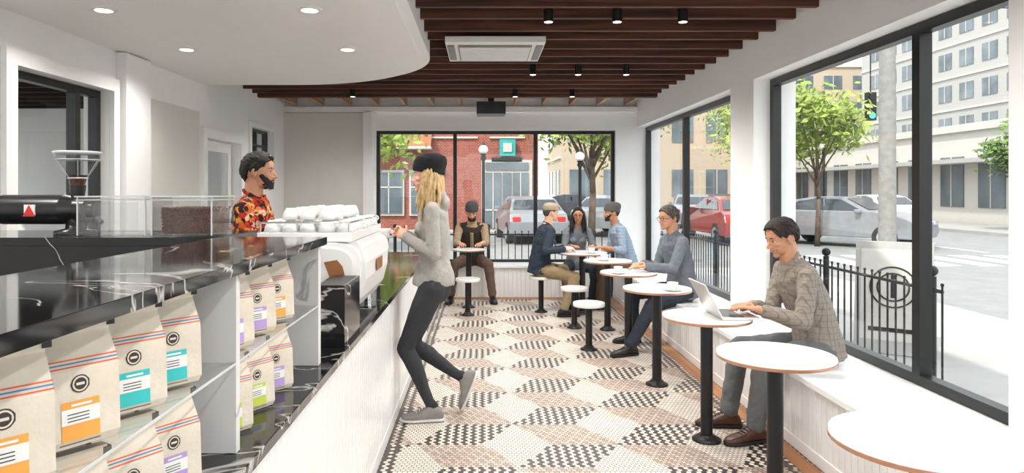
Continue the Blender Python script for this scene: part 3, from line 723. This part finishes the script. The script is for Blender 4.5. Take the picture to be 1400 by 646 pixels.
    for q in(1,-1):
        S,e,w=arms[q]
        we=e.lerp(w,sleeve-.04 if sleeve<=1 else 1) if sleeve>0 else None
        pts=[nb-T2*.045*s+L*q*.04*s,S,S.lerp(e,.4),e if we is not None else S.lerp(e,.6)]; rs=[.048*s*k,.056*s*k,.054*s*k,(.048 if we is not None else .054)*s*k]
        if we is not None: pts.append(we); rs.append((.050-.010*sleeve)*s*k)
        b.limb(pts,rs)
        if we is not None:
            dd=(we-e).normalized(); b.cyl(we-dd*.03*s,we+dd*.012*s,(.048-.008*sleeve)*s*k,(.048-.008*sleeve)*s*k,14,closed=True)
    if hood:
        b.torus(nb+T2*.004*s-f2*.012*s,(T2*.9+f2*.45),.064*s,.022*s); b.ell(nb-f2*.075*s-T2*.03*s,(.036*s,.080*s,.06*s),(f2,L,T2))
    elif collar:
        b.torus(nb+T2*.012*s,(T2+f2*.45),.058*s*k,.013*s)
        for q in(-1,1): b.limb([nb+f2*.062*s+T2*.004*s+L*q*.02*s,nb+f2*.085*s-T2*.035*s+L*q*.035*s],[.012*s,.006*s])
    else: b.torus(nb+T2*.008*s,(T2+f2*.35),.058*s*k,.011*s)
    fuse('shirt',b,.008,[shirt],E,2,.017 if hem is None else .012,.05)
    if vest:
        b=MB(); TR([(c,ff,rx+.012,ry+.012) for c,ff,rx,ry in prof[:6]])
        for q in(1,-1): b.limb([nb-T2*.05*s+L*q*.06*s,sh[q]-L*q*.03*s],[.055*s,.062*s])
        fuse('vest',b,.009,[vest],E,3,.012,.06)
        b=MB(); TR([(p2+f2*.02,f2,.05,.125),(p3+f2*.02,f2,.05,.13),(p4+f2*.02,f2,.045,.122)]); fuse('shirt_placket',b,.008,[shirt],E,1)
    b=MB()
    if legs=='fit': b.ell(pel-T1*.05*s-f1*.01*s,(.112*s,.145*s,.115*s),(f1,L,T1))
    else: b.ell(pel-T1*.04*s,(.112*s,(.148 if fem else .145)*s,.110*s),(f1,L,T1))
    feet={}
    for q,tg,fd in((1,lf,lfd),(-1,rf,rfd)):
        hj=pel+L*q*.084*s-T1*.045*s
        kn,an=ik(hj,V(tg),.43*s,.42*s,(F+U*.35+L*q*(.35 if legs!='fit' else 0)))
        if legs=='fit': b.limb([hj,hj.lerp(kn,.45),kn,kn.lerp(an,.3)-F*.012,an.lerp(kn,.3),an.lerp(kn,.04)],[.092*s,.078*s,.054*s,.054*s,.040*s,.033*s])
        else: b.limb([hj,hj.lerp(kn,.45),kn,kn.lerp(an,.35),an.lerp(kn,.06)],[.094*s,.084*s,.068*s,.064*s,.056*s])
        feet[q]=(an,fd,kn)
    fuse('trousers',b,.009,[pants],E,3,.008 if legs=='fit' else .018,.06)
    for q in(1,-1):
        an,fd,kn=feet[q]; fd=V(fd).normalized() if fd is not None else (F+L*q*.15).normalized()
        fs=fd.cross(U).normalized() if abs(fd.z)<.99 else L; fu=fs.cross(fd).normalized()
        b=MB(); base=an-fu*.085*s
        for lst,z0_,mi in(([(-.075,.022,.045),(-.062,.034,.078),(-.03,.040,.100),(.015,.041,.106),(.05,.043,.085),(.09,.047,.062),(.13,.048,.052),(.165,.042,.044),(.190,.026,.034),(.197,.012,.026)],.014,0),([(-.080,.022,.024),(-.066,.036,.024),(-.02,.040,.022),(.05,.044,.022),(.11,.052,.022),(.165,.046,.024),(.195,.028,.026),(.204,.012,.026)],0,1)):
            R=[]
            for t,hw,hh in lst:
                c=base+fd*t*s
                R.append([c+fs*s*hw*math.copysign(abs(math.cos(a))**.7,math.cos(a))+fu*s*(z0_+(hh-z0_)*(.5+.5*math.copysign(abs(math.sin(a))**.6,math.sin(a)))) for a in [2*pi*i/16 for i in range(16)]])
            b.rings(R,mi)
        b.limb([base+fu*.08*s-fd*.01*s,an.lerp(kn,.12)],[.036*s,.032*s],2)
        for kk in range(4): c=base+fd*(.045+.018*kk)*s+fu*(.090-.0095*kk)*s; b.cyl(c-fs*.02*s,c+fs*.02*s,.0028*s,mi=1,n=6)
        b.obj('shoe',[shoe,sole,M['sock']],E)
    return dict(arms=arms,hc=hc)
M['sock']=cloth('sock_dark','#2a2a2c')
SH_BRN=mat('brown_leather','#4a2a1e',.4,var=.15,bump=.2); SH_BLK=mat('black_leather','#141213',.4,var=.15); SOLE_W=mat('white_rubber',(.68,.67,.64),.6); SOLE_D=mat('dark_rubber','#1a1614',.7)
SH_GRY=cloth('grey_sneaker','#87857f')
JN=cloth('dark_jeans','#28303c'); KH=cloth('khaki','#907d60'); GREY=cloth('grey_trousers','#626465'); BRN=cloth('brown_trousers','#5c493a'); DK=cloth('charcoal_leggings','#303236',.04)
human('standing_woman',(-.325,4.52,.915),pi,(-.02,.02),1.01,True,0,.0,lh=(-.50,4.42,1.20),rh=(-.52,4.60,1.20),lf=(-.33,4.44,.088),rf=(-.135,4.62,.228),
  rfd=(-.38,0,-.92),lfd=(-1,-.1,0),shirt=cloth('heather_grey_hoodie','#a09c96'),pants=DK,shoe=SH_GRY,sole=SOLE_W,skin=SK1,hair=H_BLD,hairlen='long',hat='beanie',hatm=knit('black_knit','#16161a'),
  legs='fit',palm='in',curl=.6,hood=True,vox=.004,hem=.03)
cup(-.645,4.51,1.185)
human('barista',(-1.36,4.0,.955),0.0,(0,.04),.97,hyaw=0,hpitch=0,lh=(-1.06,4.2,1.02),rh=(-1.06,3.80,1.02),lf=(-1.35,4.12,.088),rf=(-1.38,3.88,.088),
  shirt=floral('floral_shirt'),pants=JN,shoe=SH_BLK,sole=SOLE_D,skin=SK2,hair=H_BLK,beard=True,sleeve=0,curl=.4,vox=.004,collar=True)
human('laptop_man',(2.06,4.20,.575),pi,(.16,.38),1.0,hyaw=0.15,hpitch=.30,lh=(1.625,4.02,.80),rh=(1.635,4.18,.80),lf=(1.62,4.06,.088),rf=(1.56,4.33,.088),lfd=(-1,-.25,0),rfd=(-1,.15,0),
  shirt=plaid('plaid_shirt',lin('#8f867d'),lin('#57504a'),lin('#74594f'),.036),pants=GREY,shoe=SH_BRN,sole=SOLE_D,skin=SK2,hair=H_BRN,sleeve=.85,curl=.35,vox=.004,collar=True)
human('seated_man',(1.91,6.55,.575),pi+.2,(.05,.22),1.0,hyaw=.15,hpitch=.05,lh=(1.50,6.28,.80),rh=(1.53,6.52,.80),lf=(1.34,6.20,.088),rf=(1.48,6.72,.088),
  shirt=cloth('chambray_shirt','#6a717a'),pants=JN,shoe=SH_BLK,sole=SOLE_D,skin=SK2,hair=H_GRY,glasses=True,sleeve=.95,curl=.4,collar=True)
human('seated_man',(.70,8.42,.575),.25,(.10,.24),.98,hyaw=.0,hpitch=.0,lh=(1.0,8.50,.79),rh=(.98,8.22,.79),lf=(1.08,8.62,.088),rf=(.96,8.10,.088),
  shirt=cloth('navy_sweater','#26323f'),pants=KH,shoe=SH_BLK,sole=SOLE_D,skin=SK1,hair=H_GRY,hat='cap',hatm=cloth('beige_cap','#a59580'),curl=.5,vox=.005)
human('seated_woman',(1.25,9.10,.56),-pi/2,(.12,.30),.94,True,hyaw=-.15,hpitch=.05,lh=(1.40,8.70,.79),rh=(1.14,8.70,.79),lf=(1.40,8.76,.085),rf=(1.12,8.76,.085),
  shirt=cloth('grey_blouse','#777c82'),pants=JN,shoe=SH_BLK,sole=SOLE_D,skin=SK3,hair=H_BLK,hairlen='long',glasses=True,curl=.4,sleeve=.9,vox=.005)
human('seated_man',(1.86,8.80,.575),pi+.12,(.20,.34),.98,hyaw=.0,hpitch=.0,lh=(1.50,8.48,.79),rh=(1.50,8.72,.70),lf=(1.48,8.62,.088),rf=(1.50,9.0,.088),
  shirt=plaid('blue_check_shirt',lin('#8a9bae'),lin('#5c7189'),lin('#b0b8c0'),.04),pants=BRN,shoe=SH_BRN,sole=SOLE_D,skin=SK3,hair=H_BLK,hat='beanie',hatm=knit('grey_knit','#5d5a58'),beard=True,sleeve=.4,curl=.4,vox=.005)
human('seated_man',(-.15,9.62,.575),-pi/2,(.18,.45),1.0,hyaw=.0,hpitch=.35,lh=(-.02,9.02,.80),rh=(-.30,9.02,.80),lf=(.13,9.12,.088),rf=(-.43,9.12,.088),
  shirt=cloth('tan_shirt','#a28d70'),vest=cloth('dark_vest','#332d28'),pants=BRN,shoe=SH_BLK,sole=SOLE_D,skin=SK2,hair=H_BRN,hat='beanie',hatm=knit('charcoal_knit','#4a4b4f'),beard=True,sleeve=.45,smile=False,vox=.005)
# ---------------------------------------------------------------- exterior
boxes('ground',[(-60,90,-40,120,-.2,-.14)],[M['asphalt']])
boxes('sidewalk',[(2.61,6.2,-10,13.5,-.14,-.03)],[M['walk']])
boxes('sidewalk',[(-12,2.6,10.31,13.5,-.14,-.03)],[M['walk']])
boxes('sidewalk',[(-14,3,25.2,26.7,-.14,-.03)],[M['walk']])
boxes('sidewalk',[(18.6,22.8,14,80,-.14,-.03)],[M['walk']])
boxes('road_marking',[(13.2,13.35,-10+i*4,-8+i*4,-.139,-.135) for i in range(14)]+[(7.2+i*.9,7.7+i*.9,14.8,17.2,-.139,-.135) for i in range(12)],[M['line']])
def railing(p0,p1):
    b=MB(); p0=V(p0);p1=V(p1); d=p1-p0; L=d.length; d.normalize(); n=int(L/.11)
    for z in(.12,.80): b.cyl(p0+V((0,0,z)),p1+V((0,0,z)),.015,n=6)
    for i in range(n+1):
        q=p0+d*(i*L/n)
        if i%14==0: b.cyl(q,q+V((0,0,.9)),.028,n=8); b.sph(q+V((0,0,.94)),.04)
        else: b.cyl(q+V((0,0,.1)),q+V((0,0,.84)),.008,n=6); b.sph(q+V((0,0,.85)),.014,0,6,4)
    b.obj('iron_railing',[M['black']])
railing((-3,11.3,-.03),(3.3,11.3,-.03)); railing((3.3,11.2,-.03),(3.3,4.9,-.03))
def tree(loc,h,cr,lm,seed,n=2600,tr=.14):
    r=random.Random(seed); b=MB(); loc=V(loc); top=loc+V((0,0,h*.55))
    b.limb([loc,loc+V((.05,0,h*.3)),top],[tr,tr*.75,tr*.6],0,10); cs=[]
    for i in range(9):
        a=2*pi*i/9; e=loc+V((math.cos(a)*cr*.6,math.sin(a)*cr*.6,h*(.62+.3*r.random()))); b.limb([loc+V((0,0,h*(.35+.15*r.random()))),e],[tr*.4,tr*.12],0,6); cs.append(e)
    cs.append(loc+V((0,0,h*.92)))
    for i in range(n):
        c=r.choice(cs); d=V((r.gauss(0,1),r.gauss(0,1),r.gauss(0,.8)))*cr*.26; p=c+d; u=V((r.gauss(0,1),r.gauss(0,1),r.gauss(0,1))).normalized(); w=u.orthogonal().normalized(); z=.09+.07*r.random()
        b.add([p-u*z,p+w*z*.5,p+u*z,p-w*z*.5],[(0,1,2,3)],1)
    b.obj('street_tree',[M['bark'],lm])
tree((-3.6,18,-.14),4.6,1.8,M['leaf'],1,3000); tree((3.5,22,-.14),5.2,2.0,M['leaf'],2,3600); tree((9.8,20,-.14),4.6,1.3,M['leaf'],3,1800,.08); tree((6.2,32,-.14),7,2.5,M['leaf2'],4); tree((15,38,-.14),7,2.6,M['leaf'],5); tree((19.6,25,-.14),4.2,1.1,M['leaf2'],6,1500,.08); tree((11.2,27,-.14),5.2,1.6,M['leaf'],9,2000,.1)
b=MB(); b.box(-14,2.2,27,36,-.14,6.5,0); b.box(-14,2.25,26.85,27,4.4,4.6,1); b.box(-14,2.25,26.8,27,6.3,6.6,1)
b.box(-.05,1.95,26.9,27,-.1,2.7,1); b.box(.1,.72,26.85,26.95,.0,2.2,2); b.box(.78,1.12,26.85,26.95,.0,2.2,2); b.box(1.18,1.8,26.85,26.95,.0,2.2,2); b.box(.1,1.8,26.85,26.95,2.3,2.6,2)
for x in(.41,1.49): b.box(x-.02,x+.02,26.82,26.86,0,2.2,1)
b.box(.1,1.8,26.82,26.86,.7,.76,1)
for x in(-3.7,-2.3,-6.5,-9): b.box(x-.6,x+.6,26.9,27,.5,2.3,1); b.box(x-.52,x+.52,26.85,26.95,.6,2.2,2); b.box(x-.02,x+.02,26.83,26.86,.6,2.2,1); b.box(x-.52,x+.52,26.83,26.86,1.6,1.65,1)
for x in(-3.7,-2.3,-.9,.97): b.box(x-.7,x+.7,26.92,27,3.55,3.62,1)
b.box(.66,1.28,26.7,26.9,2.85,3.5,3); b.box(.8,1.14,26.66,26.7,3.0,3.35,1); b.box(.35,1.55,26.9,26.95,2.62,2.8,4)
b.add([(-14,26.2,3.2),(-2.0,26.2,3.2),(-2.0,27,3.9),(-14,27,3.9)],[(0,1,2,3)],5); b.box(-14,-2,26.2,27,3.1,3.2,1)
b.obj('brick_building',[M['brick'],M['stone'],M['bwin'],M['teal'],M['black'],M['roof']])
def building(name,x0,x1,y0,y1,h,wm,fl=1,sx=3.0,awn=False,z0=-.14):
    b=MB(); b.box(x0,x1,y0,y1,z0,h,0); fh=(h-.4)/fl
    for f in range(fl):
        zb=f*fh+ (.7 if f==0 and awn else fh*.28); zt=f*fh+fh*.78
        y=y0+.6
        while y<y1-sx*.7: b.box(x0-.06,x0+.02,y,y+sx*.62,zb,zt,1); b.box(x0-.09,x0-.05,y+sx*.3,y+sx*.32,zb,zt,2); y+=sx
        x=x0+.6
        while x<x1-sx*.7: b.box(x,x+sx*.62,y0-.06,y0+.02,zb,zt,1); b.box(x+sx*.3,x+sx*.32,y0-.09,y0-.05,zb,zt,2); x+=sx
        if f: b.box(x0-.12,x0,y0,y1,f*fh-.05,f*fh+.08,2)
    b.box(x0-.2,x1,y0-.2,y1,h-.1,h+.25,2)
    if awn: b.box(x0-1.3,x0,y0,y1,2.75,2.95,3)
    b.obj(name,[wm,M['bwin'],M['bwhite'],M['bgrey']])
building('white_shop_building',23,32,19,75,4.4,M['bwhite'],1,2.6,True)
building('grey_apartment_building',40,60,42,72,17,M['bgrey'],6,2.6)
building('tan_apartment_building',36,50,80,110,16,M['btan'],5,3.4)
building('grey_office_building',5.5,20,48,58,8,M['btan'],2,2.4)
building('white_shop_building',-30,3,62,70,7,M['bwhite'],2,2.6)
building('white_house',-22,-14,-4,9,6,M['bwhite'],2,2.2)
def car(loc,rot,paint):
    b=MB(); prof=[(-2.2,.3),(-2.22,.7),(-2.1,.93),(-1.75,1.02),(-1.2,1.36),(-.6,1.46),(.2,1.44),(.98,1.05),(1.7,.93),(2.12,.78),(2.2,.5),(2.12,.3)]
    hw=lambda z:.88-max(0,z-.9)*.42
    n=len(prof); Lf=[V((x,hw(z),z)) for x,z in prof]; Rt=[V((x,-hw(z),z)) for x,z in prof]
    b.add(Lf+Rt,[tuple(range(n))[::-1],tuple(range(n,2*n))]+[(i,(i+1)%n,n+(i+1)%n,n+i) for i in range(n)],0)
    win=[(-1.45,1.06),(-1.1,1.31),(-.58,1.40),(.15,1.38),(.78,1.06)]
    for sg in(1,-1):
        vs=[V((x,sg*(hw(z)+.012),z)) for x,z in win]; b.add(vs,[tuple(range(5)) if sg<0 else tuple(reversed(range(5)))],1)
        b.box(-.33,-.28,sg*(hw(1.2)+.0)-.03,sg*hw(1.2)+.03,1.05,1.38,0)
        for x in(-1.38,1.38):
            b.cyl((x,sg*.70,.33),(x,sg*.90,.33),.33,mi=2,n=24); b.cyl((x,sg*.90,.33),(x,sg*.915,.33),.2,mi=3,n=16)
        b.box(2.0,2.19,sg*.65-.15,sg*.65+.15,.66,.78,3); b.box(-2.23,-2.1,sg*.68-.12,sg*.68+.12,.7,.85,4); b.box(.62,.78,sg*.95-.08,sg*.95+.08,1.0,1.1,0)
    for (xa,za),(xb,zb) in(((.26,1.415),(.92,1.085)),((-1.70,1.055),(-1.24,1.34))):
        nx=V((zb-za,0,-(xb-xa))).normalized(); nx=nx if nx.z>0 else -nx; o=nx*.014
        b.add([V((xa,-hw(za)+.08,za))+o,V((xb,-hw(zb)+.08,zb))+o,V((xb,hw(zb)-.08,zb))+o,V((xa,hw(za)-.08,za))+o],[(0,1,2,3)],1)
    b.obj('car',[paint,M['carglass'],M['tyre'],M['silver'],M['red']],bevel=.03,loc=loc,rot=rot)
PS=mat('car_paint_silver',(.26,.27,.29),.35,.3,coat=.4); PR=mat('car_paint_red','#8a2a22',.3,coat=.4); PD=mat('car_paint_dark','#22282c',.3,coat=.4); PW=mat('car_paint_white',(.42,.42,.42),.3,coat=.4)
car((10.9,20.5,-.14),math.radians(-50),PS); car((7.9,22,-.14),math.radians(90),PR); car((1.5,22.6,-.14),math.radians(95),PS); car((5.0,26.0,-.14),math.radians(60),PW); car((4.0,31,-.14),.3,PD)
car((12.5,36,-.14),math.radians(60),PD); car((9.5,31,-.14),math.radians(75),PS); car((17.2,30,-.14),math.radians(90),PW)
def lamp(loc,h):
    b=MB(); b.lathe([(.16,0),(.14,.3),(.07,.4),(.05,.6),(.045,h-.5),(.09,h-.42),(.06,h-.35),(.10,h-.3)],(0,0,0),12,0); b.sph((0,0,h-.17),.14,1); b.lathe([(.06,h-.04),(.02,h+.05)],(0,0,0),8,0); b.obj('street_lamp',[M['black'],M['globe']],loc=loc)
lamp((0.02,20,-.14),3.0); lamp((2.85,20,-.14),2.8); lamp((14,28,-.14),3.6)
b=MB(); b.cyl((0,0,0),(0,0,9),.17,.13,16); b.cyl((-1.2,0,7.4),(1.2,0,7.4),.05,n=8); 
for x in(-1,-.5,.5,1): b.cyl((x,0,7.4),(x,0,7.6),.03,n=6)
b.obj('utility_pole',[M['pole']],loc=(8.3,14,-.14))
def tl(x,y,z):
    b=MB(); b.box(-.14,.14,-.1,.1,-.45,.45,0)
    for i,m_ in enumerate((1,2,0)): b.cyl((0,-.1,.3-.3*i),(0,-.13,.3-.3*i),.1,mi=[0,0,1][i],n=14)
    b.cyl((0,0,.45),(0,0,3.15),.02,n=6); b.obj('traffic_light',[M['black'],mat('signal_green','#2fbf7a',.4,emis=(.1,.8,.4),estr=1)],loc=(x,y,z))
tl(10.3,22,4.1); tl(12.5,22,4.2)
boxes('utility_wire',[(-5,20,21.99,22.01,7.36,7.39)],[M['black']])
boxes('brick_pier',[(2.62,2.83,6.25,6.6,-.03,3.2)],[M['brick']])
b=MB()
for sg in(-1,1):
    R=Matrix.Rotation(sg*math.radians(12),3,'X'); o=V((0,sg*.24,0)); b.box(-.32,.32,-.015,.015,0,1.05,0,R,o); b.box(-.27,.27,-.02,.02,.12,.98,1,R,o)
    for r in(.19,.13):
        n=28; pts=[R@V((r*math.cos(2*pi*i/n),sg*.024,.62+r*math.sin(2*pi*i/n)))+o for i in range(n+1)]; b.tube(pts,.008,6,2)
    b.box(-.2,.2,-.024,.024,.2,.24,2,R,o); b.box(-.02,.02,-.024,.024,.52,.74,2,R,o)
b.obj('sidewalk_sign',[M['bgrey'],M['bwhite'],M['black']],loc=(3.95,6.55,-.025),rot=math.radians(-35))
# ---------------------------------------------------------------- lights / world / camera
w=bpy.data.worlds.new('World'); SC.world=w; w.use_nodes=True; nt=w.node_tree; nt.nodes.clear(); g=G(nt)
bg=g.n('ShaderNodeBackground'); o=g.n('ShaderNodeOutputWorld'); nt.links.new(bg.outputs[0],o.inputs[0])
s=g.sep(g.n('ShaderNodeTexCoord').outputs['Generated'])
c=g.ramp(s[2],[(0,(1.0,1.0,.99)),(.5,(.86,.93,1.0))]); nt.links.new(c,bg.inputs[0]); bg.inputs[1].default_value=2.6
sun=bpy.data.lights.new('sun','SUN'); sun.energy=4.2; sun.angle=.03; sun.color=(1,.94,.84)
so=bpy.data.objects.new('sun',sun); COL.objects.link(so); so.rotation_euler=V((-.45,-.55,.8)).to_track_quat('Z','Y').to_euler()
cam=bpy.data.cameras.new('camera'); co=bpy.data.objects.new('camera',cam); COL.objects.link(co)
cam.sensor_width=36; cam.lens=933/1400*36; cam.shift_x=40/1400; cam.shift_y=-63/1400; cam.clip_start=.05; cam.clip_end=400
co.location=(0,0,1.5); co.rotation_euler=(pi/2,0,0); SC.camera=co
SC.view_settings.view_transform='Standard'
